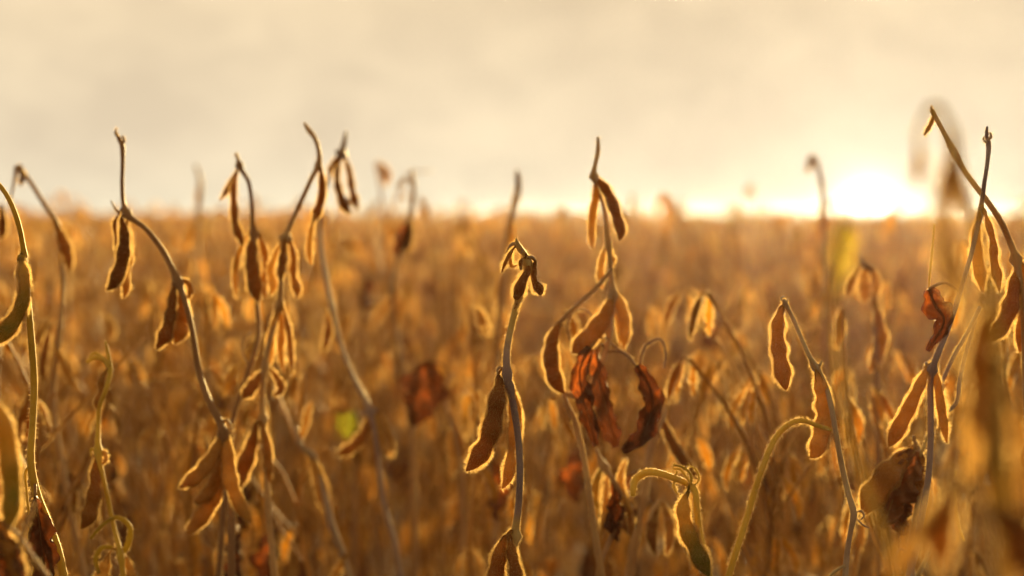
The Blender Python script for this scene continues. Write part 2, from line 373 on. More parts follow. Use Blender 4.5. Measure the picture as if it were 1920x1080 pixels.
# ------------------------------------------------------------------ traced near plants
cp, sp_ = math.cos(PITCH), math.sin(PITCH)
def P(px, py, d):
    x_ = (px - 960) / F * d; y_ = -(py - 540) / F * d
    return np.array([x_, d * cp + y_ * sp_, CAM_H - d * sp_ + y_ * cp])
def view_of(p): return norm(np.asarray(p) - np.array([0, 0, CAM_H]))
def hero(label, d, stem, pods=(), leaves=(), sticks=(), group='soybean plants standing near the camera', smat='stem', stint=.55, hairy=1.0, w0=9, w1=14, foot=None):
    """stem: (px, py[, width[, dz]]) from the top down; it is carried on to the ground below the frame.
    pods: dict(c=[(px,py,w)...], dz=, mat=, tint=, roll=, seeds=). Real sizes follow from the distance d."""
    pxm = d / F
    s = []
    n_ = len(stem)
    for k, q in enumerate(stem):
        wv = q[2] if len(q) > 2 else w0 + (w1 - w0) * k / max(1, n_ - 1)
        p = P(q[0], q[1], d + (q[3] if len(q) > 3 else .004 * math.sin(k * 1.7 + d * 9)))
        s.append([*p, wv * pxm / 2])
    last = np.array(s[-1]); fx = foot if foot is not None else random.uniform(-.03, .03)
    gx, gy = last[0] + fx, last[1] + random.uniform(0, .05)
    zb = last[2]
    for k in (.4, .75):
        s.append([last[0] + fx * k + random.uniform(-.006, .006), last[1] + (gy - last[1]) * k, zb * (1 - k), last[3] * (1 + .25 * k)])
    s.append([gx, gy, -.02, last[3] * 1.6])
    s = np.array(s); root_loc = np.array([gx, gy, 0.])
    HERO_XY.append((gx, gy))
    root = bpy.data.objects.new('soybean_plant', None); COL.objects.link(root); root.location = root_loc; root.empty_display_size = .05
    tag(root, label, 'plant', group)
    near = abs(d - FOCUS) < .12
    hw = .00010 if near else .00018
    L0 = float(np.sum(np.linalg.norm(np.diff(s[:, :3], axis=0), axis=1)))
    sm = smooth(s, int(110 + 160 * L0)); stp = sm[:, :3].copy(); rad = np.maximum(sm[:, 3], .0004)
    nodes = [P(q['c'][0][0], q['c'][0][1], d) for q in pods]
    for nd in nodes:
        dist = np.linalg.norm(stp - nd, axis=1); k = np.argmin(dist)
        if dist[k] < .02: rad = rad * (1 + .40 * np.exp(-(np.linalg.norm(stp - stp[k], axis=1) / .0022) ** 2))
    vis = stp[:, 2] > zb - .05
    v = view_of(stp[len(stp) // 3])
    g = Geo(); nh = int((9000 if near else 3000) * hairy * L0)
    tube(g, stp, rad, rad, v, 10, 0, stint if np.ndim(stint) == 0 else np.interp(np.linspace(0, L0, len(stp)), *stint), hair=(nh, .0017, hw))
    link('stem', g.mesh('stem', [M[smat], M['hair']], root_loc), root)
    for q in pods:
        c = np.array(q['c'], float); dz = q.get('dz', random.uniform(-.006, .006))
        ramp_ = np.clip(np.arange(len(c)) / 2, 0, 1)
        pts = np.array([P(a[0], a[1], d + dz * rr_) for a, rr_ in zip(c, ramp_)]); wd = c[:, 2] * pxm
        k = np.argmin(np.linalg.norm(stp - pts[0], axis=1)); a = stp[k]; dist = np.linalg.norm(a - pts[0])
        ped = None
        if dist < .022 and not q.get('free'):
            ped = [a, (a + pts[0]) / 2 + np.array([0, 0, .25 * dist + .0012]), pts[0]]
        big = wd.max() > .0045
        g = Geo(); area = float(np.sum(np.linalg.norm(np.diff(pts, axis=0), axis=1))) * wd.max()
        nh = int(area * (1.25e7 if near else 5e6) * q.get('hair', 1.0)) + 20
        pod_geo(g, pts, wd, view_of(pts[0]), n=30, seg=14, seeds=q.get('seeds', 3 if big else 2), roll=q.get('roll', random.uniform(-.35, .35)), thick=q.get('thick', .5 if big else .8),
                tint=q.get('tint', random.uniform(.3, .7)), hair=(nh, .0023 if near else .0018, hw), ped=ped, calyx=big or near)
        o = link('pod', g.mesh('pod', [M[q.get('mat', 'pod')], M['hair']], pts[0]), root, pts[0] - root_loc)
        if q.get('label'): o['label'] = q['label']
    for q in leaves:
        c = np.array(q['c'], float); dz = q.get('dz', 0.)
        pts = np.array([P(a[0], a[1], d + dz) for a in c]); wd = c[:, 2] * pxm * .5
        g = Geo()
        k = np.argmin(np.linalg.norm(stp - pts[0], axis=1)); a = stp[k]
        if np.linalg.norm(a - pts[0]) < .05:
            tube(g, smooth([a, (a + pts[0]) / 2 + np.array([0, 0, .004]), pts[0]], 8), .0008, .0008, v, 6, 0, .8)
        leaf_geo(g, pts, wd / max(.35, math.cos(q.get('fold', .7))), view_of(pts[0]), fold=q.get('fold', .7), crumple=q.get('crumple', .0022), nu=44, nv=17, tint=q.get('tint', .4), roll=q.get('roll', 0.), seed=abs(int(c[0][0])))
        link('dry_leaf', g.mesh('dry_leaf', [M[q.get('mat', 'leaf')]], pts[0]), root, pts[0] - root_loc)
    for q in sticks:
        c = np.array(q['c'], float); dz = q.get('dz', 0.)
        pts = np.array([[*P(a[0], a[1], d + dz), a[2] * pxm / 2] for a in c]); sm_ = smooth(pts, 26)
        ln = float(np.sum(np.linalg.norm(np.diff(pts[:, :3], axis=0), axis=1)))
        g = Geo(); r_ = np.maximum(sm_[:, 3], .0002)
        tube(g, sm_[:, :3], r_, r_ * .8, view_of(pts[0][:3]), 8, 0, q.get('tint', .6), hair=(int((9000 if near else 2500) * ln) + 12, .0017, hw))
        link(q.get('name', 'petiole'), g.mesh('petiole', [M[q.get('mat', smat)], M['hair']], pts[0][:3]), root, pts[0][:3] - root_loc)
    return root

# each near plant: traced centrelines with real distance; widths are the thing's own breadth
hero('hairy upright stem in sharp focus with one large slanting pod, topped by shrivelled pods', 1.20,
     [(968, 447, 3), (972, 462, 8), (986, 480, 10), (990, 500, 10), (983, 530, 11), (968, 575, 12), (957, 620, 12), (950, 665, 13), (951, 702, 15), (962, 755, 14), (972, 825, 13), (975, 890, 13), (972, 950, 13), (965, 1010, 15), (963, 1050, 16), (962, 1095, 17)],
     [dict(c=[(934, 703, 5), (936, 720, 18), (934, 737, 28), (929, 771, 36), (923, 799, 36), (914, 827, 36), (899, 854, 34), (885, 872, 24), (873, 884, 3)], dz=-.004, roll=.05, seeds=3, tint=.36),
      dict(c=[(958, 722, 6), (965, 765, 24), (966, 804, 28), (961, 838, 19), (957, 871, 23), (951, 899, 20), (941, 917, 3)], dz=.012, roll=.2, seeds=3, tint=.6),
      dict(c=[(993, 487, 5), (989, 508, 13), (978, 530, 20), (972, 548, 22), (966, 562, 14)], dz=-.006, seeds=2, tint=.2, thick=.8),
      dict(c=[(1004, 490, 5), (1001, 508, 11), (1002, 528, 13), (1012, 545, 19), (1013, 554, 8)], dz=-.002, seeds=2, tint=.2, thick=.8),
      dict(c=[(966, 462, 3), (955, 478, 8), (947, 494, 7), (940, 512, 3)], dz=-.006, seeds=2, tint=.25),
      dict(c=[(960, 470, 3), (957, 488, 7), (960, 500, 6), (971, 496, 3)], dz=0, seeds=1, tint=.6, free=1),
      dict(c=[(985, 483, 3), (977, 490, 8), (977, 507, 5)], dz=-.008, seeds=1, tint=.15),
      dict(c=[(970, 560, 3), (968, 573, 5), (964, 579, 3)], dz=-.008, seeds=1, tint=.1, free=1),
      dict(c=[(951, 1003, 5), (942, 1022, 20), (935, 1050, 31), (929, 1082, 34), (922, 1120, 33), (915, 1150, 22), (905, 1170, 3)], dz=-.004, seeds=3, tint=.45),
      dict(c=[(955, 1003, 5), (958, 1030, 18), (966, 1065, 24), (971, 1100, 24), (974, 1135, 16), (976, 1150, 3)], dz=-.008, seeds=3, tint=.5)],
     sticks=[dict(c=[(972, 462, 4), (963, 457, 7), (955, 463, 5), (950, 474, 3)]), dict(c=[(962, 466, 3), (972, 462, 5), (979, 470, 4), (976, 476, 2)]),
             dict(c=[(949, 697, 6), (941, 688, 6), (935, 690, 6), (934, 703, 5)]), dict(c=[(990, 482, 5), (999, 482, 5), (1004, 490, 4)])],
     smat='purple', stint=([0, .05, .065, .08, .125, .14, .155, .18, 2], [.98, .95, .6, .2, .05, .1, .9, .95, .8]), hairy=1.8)
hero('green grey hairy stem arching in at the left edge with one curved hairy green pod', 1.21,
     [(-62, 352, 6), (-40, 338, 8), (-15, 338, 9), (10, 362, 9), (30, 405, 10), (43, 460, 10), (49, 520, 11), (54, 580, 12), (59, 640, 13), (64, 720, 13), (61, 800, 13), (58, 870, 15), (70, 930, 16), (88, 975, 16), (108, 1030, 16), (122, 1095, 17)],
     [dict(c=[(38, 484, 5), (42, 500, 16), (46, 530, 23), (44, 560, 25), (33, 590, 29), (14, 616, 33), (-6, 634, 28), (-22, 640, 4)], mat='green', tint=.42, seeds=3, dz=-.01, roll=.1)],
     leaves=[dict(c=[(66, 930, 6), (74, 985, 46), (80, 1040, 52), (88, 1100, 20)], tint=.35, fold=1.0, dz=-.01)],
     sticks=[dict(c=[(46, 500, 5), (44, 482, 6), (36, 480, 5), (34, 490, 3)]), dict(c=[(62, 872, 5), (52, 878, 6), (50, 920, 5), (60, 990, 6), (68, 1040, 7), (60, 1090, 6)], mat='lime')],
     smat='lime', stint=.45, hairy=1.1, foot=.04)
hero('dark stem bent like an elbow with pods hanging in pairs, tallest tip on the left', 1.42,
     [(217, 246, 3), (222, 258, 8), (229, 272, 10), (230, 305, 8), (229, 345, 8), (232, 385, 9), (240, 404, 11), (268, 424, 10), (300, 462, 11), (328, 515, 12), (350, 575, 11), (364, 640, 11), (374, 700, 12), (392, 752, 12), (414, 796, 14), (426, 850, 13), (432, 920, 13), (434, 1000, 14), (434, 1090, 14)],
     [dict(c=[(228, 408, 6), (233, 432, 20), (233, 460, 26), (228, 495, 28), (219, 520, 29), (208, 538, 17), (199, 544, 3)], tint=.28, dz=-.008),
      dict(c=[(238, 410, 4), (243, 450, 13), (242, 490, 14), (236, 520, 15), (236, 545, 15), (231, 560, 3)], tint=.55, dz=.008),
      dict(c=[(224, 402, 4), (217, 412, 8), (218, 450, 7), (216, 478, 3)], tint=.12, dz=.002),
      dict(c=[(328, 525, 5), (323, 562, 17), (318, 600, 23), (308, 632, 27), (293, 655, 8)], tint=.22, dz=-.006),
      dict(c=[(336, 528, 5), (343, 565, 22), (343, 600, 31), (335, 630, 28), (326, 645, 6)], tint=.5, dz=.005),
      dict(c=[(338, 524, 4), (352, 530, 10), (357, 545, 12), (352, 560, 5)], tint=.4, dz=.0),
      dict(c=[(414, 812, 6), (402, 850, 26), (378, 884, 30), (352, 905, 23), (336, 915, 4)], tint=.55, dz=-.008, roll=.4),
      dict(c=[(424, 810, 6), (427, 855, 26), (432, 900, 28), (444, 935, 26), (458, 962, 22), (472, 980, 5)], tint=.75, dz=-.012, roll=.3),
      dict(c=[(418, 830, 5), (408, 890, 24), (388, 928, 28), (364, 944, 10)], tint=.3, dz=.006),
      dict(c=[(416, 850, 5), (404, 925, 28), (380, 965, 34), (352, 1000, 20)], tint=.42, dz=.012)],
     sticks=[dict(c=[(224, 400, 5), (214, 388, 4), (208, 376, 2)], tint=.3), dict(c=[(229, 272, 5), (233, 262, 5), (228, 255, 4)], tint=.2), dict(c=[(222, 258, 3), (216, 250, 4), (219, 240, 2)], tint=.2),
             dict(c=[(414, 796, 7), (424, 788, 8), (432, 800, 6), (434, 815, 4)])], stint=.42, hairy=.8)
hero('thin drooping plant forked at its tip, one slim crimped pod hanging left against the sky', 1.55,
     [(443, 286, 3), (447, 302, 8), (450, 314, 9), (465, 338, 8), (471, 372, 8), (474, 420, 9), (478, 480, 9), (481, 560, 9), (485, 625, 9), (473, 675, 10), (456, 725, 10), (437, 785, 10), (430, 840, 11), (420, 950, 12), (410, 1090, 12)],
     [dict(c=[(445, 320, 4), (438, 352, 13), (439, 388, 14), (441, 418, 16), (450, 445, 15), (457, 462, 4)], tint=.35),
      dict(c=[(444, 318, 3), (432, 340, 7), (428, 352, 12), (418, 368, 6), (411, 376, 3)], tint=.08),
      dict(c=[(478, 436, 5), (472, 465, 22), (473, 505, 26), (478, 540, 28), (484, 568, 6)], tint=.28, dz=-.01),
      dict(c=[(483, 436, 4), (495, 468, 15), (499, 505, 14), (494, 545, 16), (500, 560, 3)], tint=.5, dz=.004),
      dict(c=[(470, 432, 4), (447, 480, 12), (441, 520, 14), (444, 562, 4)], tint=.85, dz=.02)],
     sticks=[dict(c=[(447, 302, 4), (442, 292, 3), (440, 288, 2)]), dict(c=[(470, 690, 4), (455, 640, 5), (470, 622, 4), (460, 655, 3)], tint=.5)], stint=.35, hairy=.7)
hero('tall stem with a hooked bare tip curling left, clusters of golden pods below its fork', 1.52,
     [(570, 230, 4), (578, 243, 10), (590, 258, 9), (598, 285, 9), (598, 306, 11), (584, 335, 9), (568, 370, 9), (552, 405, 9), (538, 438, 11), (530, 480, 10), (527, 530, 10), (524, 580, 10), (510, 625, 10), (498, 680, 10), (492, 740, 10), (497, 830, 11), (503, 950, 12), (515, 1090, 13)],
     [dict(c=[(600, 312, 4), (604, 345, 15), (602, 375, 16), (593, 402, 18), (586, 420, 3)], tint=.3),
      dict(c=[(590, 400, 3), (582, 440, 11), (580, 475, 12), (584, 500, 3)], tint=.8, dz=.01, free=1),
      dict(c=[(534, 442, 4), (532, 470, 15), (529, 500, 17), (526, 530, 4)], tint=.25, dz=-.008),
      dict(c=[(530, 446, 4), (516, 480, 11), (507, 505, 14), (512, 540, 15), (506, 555, 3)], tint=.8, dz=.006),
      dict(c=[(542, 446, 4), (551, 480, 14), (550, 515, 14), (557, 545, 17), (556, 562, 3)], tint=.55, dz=.002),
      dict(c=[(520, 580, 4), (508, 630, 15), (505, 670, 16), (498, 700, 3)], tint=.9, dz=.008),
      dict(c=[(526, 575, 4), (529, 620, 15), (526, 655, 14), (533, 700, 4)], tint=.9, dz=.004),
      dict(c=[(530, 572, 4), (541, 620, 12), (545, 660, 13), (548, 705, 3)], tint=.5, dz=-.006),
      dict(c=[(498, 690, 5), (480, 715, 20), (465, 735, 24), (455, 748, 8)], tint=.5, dz=-.008),
      dict(c=[(505, 690, 4), (520, 710, 13), (528, 730, 15), (512, 742, 6)], tint=.5, dz=-.004),
      dict(c=[(482, 790, 5), (470, 840, 26), (452, 890, 30), (440, 930, 6)], tint=.3, dz=.01, free=1),
      dict(c=[(487, 788, 5), (500, 830, 16), (503, 870, 18), (506, 905, 4)], tint=.6, dz=.0)],
     stint=.5, hairy=.7)
hero('slender lilac brown stem topped by three thin pods hanging side by side against the sky', 1.80,
     [(649, 246, 4), (645, 268, 10), (640, 288, 10), (626, 310, 7), (612, 350, 7), (602, 400, 7), (601, 450, 8), (610, 515, 9), (623, 580, 10), (640, 650, 9), (662, 705, 9), (690, 762, 12), (704, 820, 9), (712, 890, 9), (722, 950, 9), (738, 1010, 10), (752, 1090, 10)],
     [dict(c=[(638, 290, 4), (626, 304, 9), (619, 318, 10), (620, 332, 3)], tint=.3, dz=.0),
      dict(c=[(640, 292, 4), (632, 325, 12), (636, 360, 15), (648, 388, 19), (658, 402, 4)], tint=.2, dz=-.008, roll=.0),
      dict(c=[(645, 290, 4), (655, 322, 12), (660, 355, 13), (667, 382, 14), (672, 394, 3)], tint=.2, dz=.004, roll=.0),
      dict(c=[(608, 580, 4), (616, 610, 15), (612, 640, 16), (604, 662, 4)], tint=.5, dz=-.004),
      dict(c=[(690, 772, 5), (688, 800, 18), (672, 828, 22), (648, 846, 20), (628, 852, 5)], tint=.35, dz=-.01),
      dict(c=[(702, 772, 4), (710, 800, 13), (720, 835, 13), (733, 860, 4)], tint=.95, dz=.0),
      dict(c=[(710, 768, 4), (722, 795, 12), (734, 825, 13), (736, 858, 4)], tint=.9, dz=-.006)],
     smat='purple', stint=.45, hairy=.6)
hero('pale blurred stem forked at its top, a dark folded leaf hanging at the horizon', 2.25,
     [(771, 318, 6), (775, 345, 9), (773, 385, 8), (766, 420, 8), (752, 465, 10), (742, 500, 9), (735, 560, 9), (742, 610, 10), (752, 660, 10), (762, 720, 10), (770, 800, 11), (780, 1090, 12)],
     [dict(c=[(742, 540, 4), (722, 575, 14), (705, 600, 14), (698, 618, 3)], tint=.8), dict(c=[(738, 530, 4), (746, 560, 13), (745, 600, 14), (742, 625, 3)], tint=.8, dz=.01),
      dict(c=[(770, 412, 4), (768, 435, 16), (764, 460, 17), (758, 476, 4)], tint=.15)],
     leaves=[dict(c=[(764, 416, 4), (754, 448, 26), (742, 478, 8)], tint=.05)], sticks=[dict(c=[(773, 345, 5), (758, 335, 5), (745, 352, 5)], tint=.8)], hairy=.4)
hero('blurred stem ending in one small dark pod right above the in-focus shrivelled tip', 2.1,
     [(969, 318, 5), (972, 350, 12), (966, 385, 9), (958, 410, 9), (950, 450, 9), (945, 520, 10), (938, 600, 10), (930, 1090, 12)],
     [dict(c=[(970, 336, 4), (970, 360, 12), (964, 385, 13), (960, 402, 3)], tint=.2), dict(c=[(958, 405, 4), (962, 440, 12), (958, 465, 12), (954, 480, 3)], tint=.85),
      dict(c=[(942, 500, 4), (935, 545, 14), (938, 580, 14), (935, 600, 3)], tint=.7)], hairy=.4)
hero('tall plant with two long pods spread at its top and dark red crumpled leaves beneath', 1.42,
     [(1121, 257, 5), (1121, 285, 9), (1116, 308, 8), (1113, 326, 10), (1121, 352, 8), (1131, 385, 8), (1138, 430, 9), (1143, 480, 9), (1146, 520, 10), (1149, 548, 11), (1146, 600, 10), (1140, 645, 10), (1120, 700, 11), (1085, 745, 11), (1060, 738, 10), (1078, 790, 11), (1093, 850, 11), (1103, 910, 11), (1112, 980, 12), (1130, 1090, 13)],
     [dict(c=[(1114, 332, 6), (1118, 360, 14), (1112, 395, 15), (1109, 430, 14), (1110, 455, 10), (1112, 466, 3)], tint=.6, dz=.006),
      dict(c=[(1114, 330, 6), (1132, 350, 18), (1148, 380, 22), (1158, 412, 22), (1164, 440, 18), (1160, 453, 4)], tint=.25, dz=-.008, roll=0),
      dict(c=[(1050, 603, 5), (1038, 630, 22), (1033, 662, 30), (1036, 695, 31), (1046, 722, 26), (1058, 738, 6)], tint=.3, dz=-.01, roll=0, free=1),
      dict(c=[(1148, 550, 6), (1140, 580, 24), (1122, 612, 36), (1100, 638, 38), (1084, 652, 32), (1072, 662, 6)], tint=.45, dz=-.012, roll=.1),
      dict(c=[(1152, 545, 5), (1162, 568, 20), (1170, 600, 23), (1172, 630, 19), (1168, 656, 3)], tint=.75, dz=.0),
      dict(c=[(1150, 552, 4), (1157, 590, 12), (1163, 625, 12), (1162, 652, 3)], tint=.95, dz=.01),
      dict(c=[(1137, 458, 4), (1128, 490, 12), (1126, 520, 14), (1130, 545, 3)], tint=.9, dz=.008),
      dict(c=[(1142, 455, 4), (1146, 480, 10), (1150, 490, 9), (1147, 500, 3)], tint=.9, dz=.01)],
     leaves=[dict(c=[(1108, 652, 18), (1088, 690, 30), (1092, 740, 36), (1106, 790, 28), (1118, 836, 14)], tint=.22, dz=-.016, fold=.55, crumple=.0026),
             dict(c=[(1120, 655, 10), (1124, 710, 36), (1136, 765, 36), (1150, 815, 32), (1158, 838, 14)], tint=.45, dz=-.004, fold=.6, crumple=.0018, roll=.3),
             dict(c=[(1192, 686, 14), (1212, 712, 32), (1224, 752, 38), (1214, 796, 38), (1192, 828, 30), (1166, 846, 10)], tint=.15, dz=-.01, fold=.8, crumple=.0022)],
     sticks=[dict(c=[(1146, 505, 7), (1122, 535, 9), (1090, 565, 9), (1066, 588, 9), (1050, 603, 7)], tint=.6), dict(c=[(1142, 640, 5), (1160, 655, 6), (1180, 668, 6), (1192, 686, 5)], tint=.5),
             dict(c=[(1204, 700, 5), (1202, 668, 6), (1214, 645, 6), (1240, 637, 6), (1246, 650, 5), (1245, 690, 4)], tint=.35, mat='stem'), dict(c=[(1070, 640, 4), (1066, 600, 5), (1085, 580, 5), (1104, 584, 4), (1108, 620, 3)], tint=.3, dz=.03)],
     stint=.5, hairy=.8)
hero('thick straight russet stem below the crumpled leaves, two short red pods beside it', 1.58,
     [(1246, 762, 5), (1240, 785, 12), (1228, 815, 14), (1218, 850, 15), (1212, 900, 16), (1200, 960, 17), (1188, 1030, 18), (1178, 1095, 18)],
     [dict(c=[(1240, 775, 5), (1252, 812, 19), (1272, 850, 22), (1294, 880, 20), (1310, 900, 4)], tint=.15, dz=-.004),
      dict(c=[(1240, 760, 4), (1230, 745, 9), (1222, 770, 12), (1230, 790, 4)], tint=.85),
      dict(c=[(1236, 940, 5), (1226, 970, 17), (1222, 1005, 21), (1228, 1040, 8)], tint=.12, dz=-.03, free=1),
      dict(c=[(1241, 940, 5), (1252, 968, 16), (1256, 1005, 18), (1250, 1042, 6)], tint=.45, dz=-.03, free=1)],
     leaves=[dict(c=[(1178, 890, 6), (1168, 940, 34), (1180, 985, 28), (1186, 1005, 6)], tint=.6, dz=.0, fold=.8)],
     sticks=[dict(c=[(1215, 985, 7), (1222, 960, 8), (1238, 938, 7)], tint=.7, dz=-.02)], stint=.7, smat='stem', hairy=.5)
hero('low leafless shoot with pale looped pods between the red leaves and the bent yellow stem', 1.48,
     [(1118, 842, 5), (1126, 862, 10), (1140, 885, 9), (1158, 915, 9), (1172, 950, 8), (1150, 1000, 9), (1128, 1050, 10), (1118, 1095, 11)],
     [dict(c=[(1132, 872, 4), (1118, 905, 16), (1116, 935, 15), (1124, 960, 4)], tint=.3, mat='green'), dict(c=[(1140, 880, 4), (1136, 930, 12), (1132, 975, 12), (1126, 1010, 4)], tint=.95),
      dict(c=[(1176, 860, 4), (1164, 890, 12), (1170, 930, 13), (1186, 962, 4)], tint=.9, free=1), dict(c=[(1160, 912, 4), (1176, 945, 12), (1184, 985, 11), (1182, 1010, 3)], tint=.5)],
     leaves=[dict(c=[(1150, 905, 6), (1154, 950, 30), (1150, 990, 26), (1160, 1015, 4)], tint=.1, fold=.7)], hairy=.5)
hero('pale yellow hairy shoot bent sharply left, a hairy yellow and green pod under it', 1.15,
     [(1187, 931, 9), (1188, 912, 12), (1194, 896, 14), (1210, 886, 14), (1235, 887, 13), (1265, 897, 12), (1290, 907, 12), (1303, 920, 12), (1306, 950, 12), (1310, 990, 13), (1318, 1030, 13), (1330, 1080, 14), (1336, 1100, 14)],
     [dict(c=[(1290, 921, 5), (1283, 938, 18), (1281, 960, 26), (1286, 985, 30), (1296, 1012, 31), (1310, 1040, 33), (1322, 1066, 26), (1330, 1082, 4)], mat='green', tint=.52, dz=-.008, roll=.1)],
     sticks=[dict(c=[(1296, 908, 5), (1286, 893, 5), (1275, 880, 5), (1262, 878, 4), (1266, 868, 3)], tint=.9), dict(c=[(1296, 908, 5), (1294, 888, 5), (1280, 876, 5), (1262, 872, 3)], tint=.4),
             dict(c=[(1275, 897, 3), (1264, 905, 6), (1268, 922, 5), (1274, 928, 2)], tint=.9), dict(c=[(1270, 882, 3), (1266, 892, 5), (1258, 900, 3)], tint=.8), dict(c=[(1299, 912, 4), (1310, 900, 4), (1304, 880, 4), (1288, 872, 2)], tint=.7)],
     smat='lime', stint=.75, hairy=1.5, foot=.02)
hero('smooth yellow stem bowed over like a cane, its cut end resting on a hanging pod', 1.16,
     [(1558, 807, 5), (1552, 804, 8), (1535, 799, 9), (1515, 791, 9), (1500, 788, 10), (1482, 794, 11), (1462, 810, 11), (1446, 836, 11), (1430, 876, 11), (1412, 930, 12), (1396, 985, 12), (1380, 1035, 12), (1362, 1095, 13)],
     [], smat='lime', stint=.62, hairy=1.6, foot=-.05)
hero('bare tan stem carrying two single hanging pods, the higher one on the left', 1.20,
     [(1470, 563, 6), (1474, 572, 8), (1485, 593, 8), (1503, 635, 8), (1520, 672, 9), (1531, 690, 12), (1546, 718, 10), (1558, 760, 10), (1568, 815, 10), (1580, 880, 11), (1592, 930, 11), (1601, 964, 13), (1596, 990, 10), (1588, 1040, 11), (1584, 1095, 12)],
     [dict(c=[(1468, 572, 5), (1460, 600, 22), (1458, 630, 27), (1461, 660, 29), (1466, 692, 32), (1471, 718, 24), (1474, 732, 4)], tint=.55, dz=-.002, roll=.1),
      dict(c=[(1530, 695, 6), (1538, 722, 25), (1544, 750, 30), (1546, 778, 32), (1542, 806, 34), (1535, 832, 34), (1528, 850, 26), (1518, 858, 4)], tint=.75, dz=.004, roll=.1, seeds=4)],
     sticks=[dict(c=[(1528, 690, 5), (1520, 680, 5), (1524, 692, 4), (1530, 698, 3)]), dict(c=[(1536, 684, 5), (1540, 678, 4), (1537, 690, 3)]), dict(c=[(1468, 566, 4), (1465, 558, 4), (1471, 556, 3)]), dict(c=[(1474, 566, 4), (1478, 560, 3)]),
             dict(c=[(1602, 962, 4), (1614, 958, 5), (1620, 966, 4), (1614, 974, 3)]), dict(c=[(1604, 968, 4), (1618, 984, 4), (1630, 990, 2)]), dict(c=[(1585, 1060, 5), (1570, 1068, 6), (1552, 1085, 6)])],
     stint=.6, hairy=.9, smat='purple')
hero('long stem leaning in from the right edge up to a hooked tip above the sun', 1.27,
     [(1747, 204, 3), (1750, 212, 9), (1760, 230, 9), (1775, 258, 10), (1790, 288, 14), (1806, 318, 11), (1830, 350, 11), (1856, 384, 11), (1878, 418, 12), (1892, 450, 12), (1904, 484, 14), (1914, 540, 12), (1920, 620, 12), (1924, 760, 13), (1930, 900, 14), (1935, 1090, 15)],
     [dict(c=[(1750, 216, 4), (1747, 228, 8), (1740, 242, 8), (1732, 254, 4)], tint=.3, dz=-.004),
      dict(c=[(1910, 492, 6), (1906, 520, 22), (1899, 555, 30), (1890, 590, 34), (1876, 615, 30), (1862, 632, 22), (1852, 642, 5)], tint=.35, dz=-.006),
      dict(c=[(1915, 492, 6), (1922, 540, 24), (1920, 590, 26), (1914, 640, 20), (1912, 662, 4)], tint=.6, dz=.006)],
     sticks=[dict(c=[(1750, 210, 4), (1746, 202, 4), (1748, 198, 2)]), dict(c=[(1790, 286, 5), (1782, 272, 5), (1776, 276, 3)])], stint=.5, hairy=.7, foot=.03)
hero('thin lilac stem rising to a knobbly tip against the sky, pods at its lower joint', 1.24,
     [(1851, 238, 4), (1850, 252, 8), (1853, 266, 10), (1852, 300, 8), (1846, 340, 8), (1840, 385, 9), (1832, 430, 9), (1820, 480, 9), (1805, 530, 9), (1790, 580, 10), (1772, 630, 11), (1755, 672, 12), (1746, 700, 12), (1745, 760, 12), (1745, 830, 12), (1740, 900, 12), (1728, 970, 13), (1716, 1035, 14), (1700, 1095, 14)],
     [dict(c=[(1844, 392, 4), (1853, 420, 13), (1862, 455, 15), (1864, 490, 18), (1870, 520, 19), (1874, 548, 3)], tint=.7, dz=-.004),
      dict(c=[(1836, 400, 4), (1830, 440, 18), (1832, 480, 24), (1838, 515, 24), (1843, 550, 4)], tint=.9, dz=.014),
      dict(c=[(1740, 685, 5), (1728, 715, 20), (1714, 745, 24), (1700, 775, 28), (1684, 804, 30), (1674, 824, 24), (1666, 838, 5)], tint=.6, dz=-.006, roll=.1),
      dict(c=[(1750, 685, 5), (1758, 720, 16), (1764, 760, 18), (1770, 800, 17), (1776, 832, 3)], tint=.6, dz=.003)],
     leaves=[dict(c=[(1742, 542, 20), (1752, 570, 46), (1770, 600, 36), (1758, 628, 22), (1738, 658, 8)], tint=.28, fold=.6, crumple=.0018, dz=-.006)],
     sticks=[dict(c=[(1752, 420, 4), (1748, 470, 5), (1743, 520, 5), (1742, 545, 4)], mat='lime', tint=.9), dict(c=[(1851, 262, 4), (1858, 258, 5), (1856, 248, 3)]), dict(c=[(1851, 268, 4), (1844, 262, 4), (1846, 256, 3)]),
             dict(c=[(1742, 690, 6), (1736, 680, 5), (1738, 690, 3)]), dict(c=[(1748, 684, 5), (1750, 676, 4), (1744, 674, 3)]),
             dict(c=[(1838, 575, 8), (1815, 622, 8), (1790, 665, 8), (1764, 722, 7)], tint=.1, dz=.02), dict(c=[(1830, 600, 8), (1812, 660, 8), (1800, 710, 8), (1790, 760, 8), (1768, 776, 7)], tint=.2, dz=.03)],
     smat='purple', stint=.4, hairy=.8)
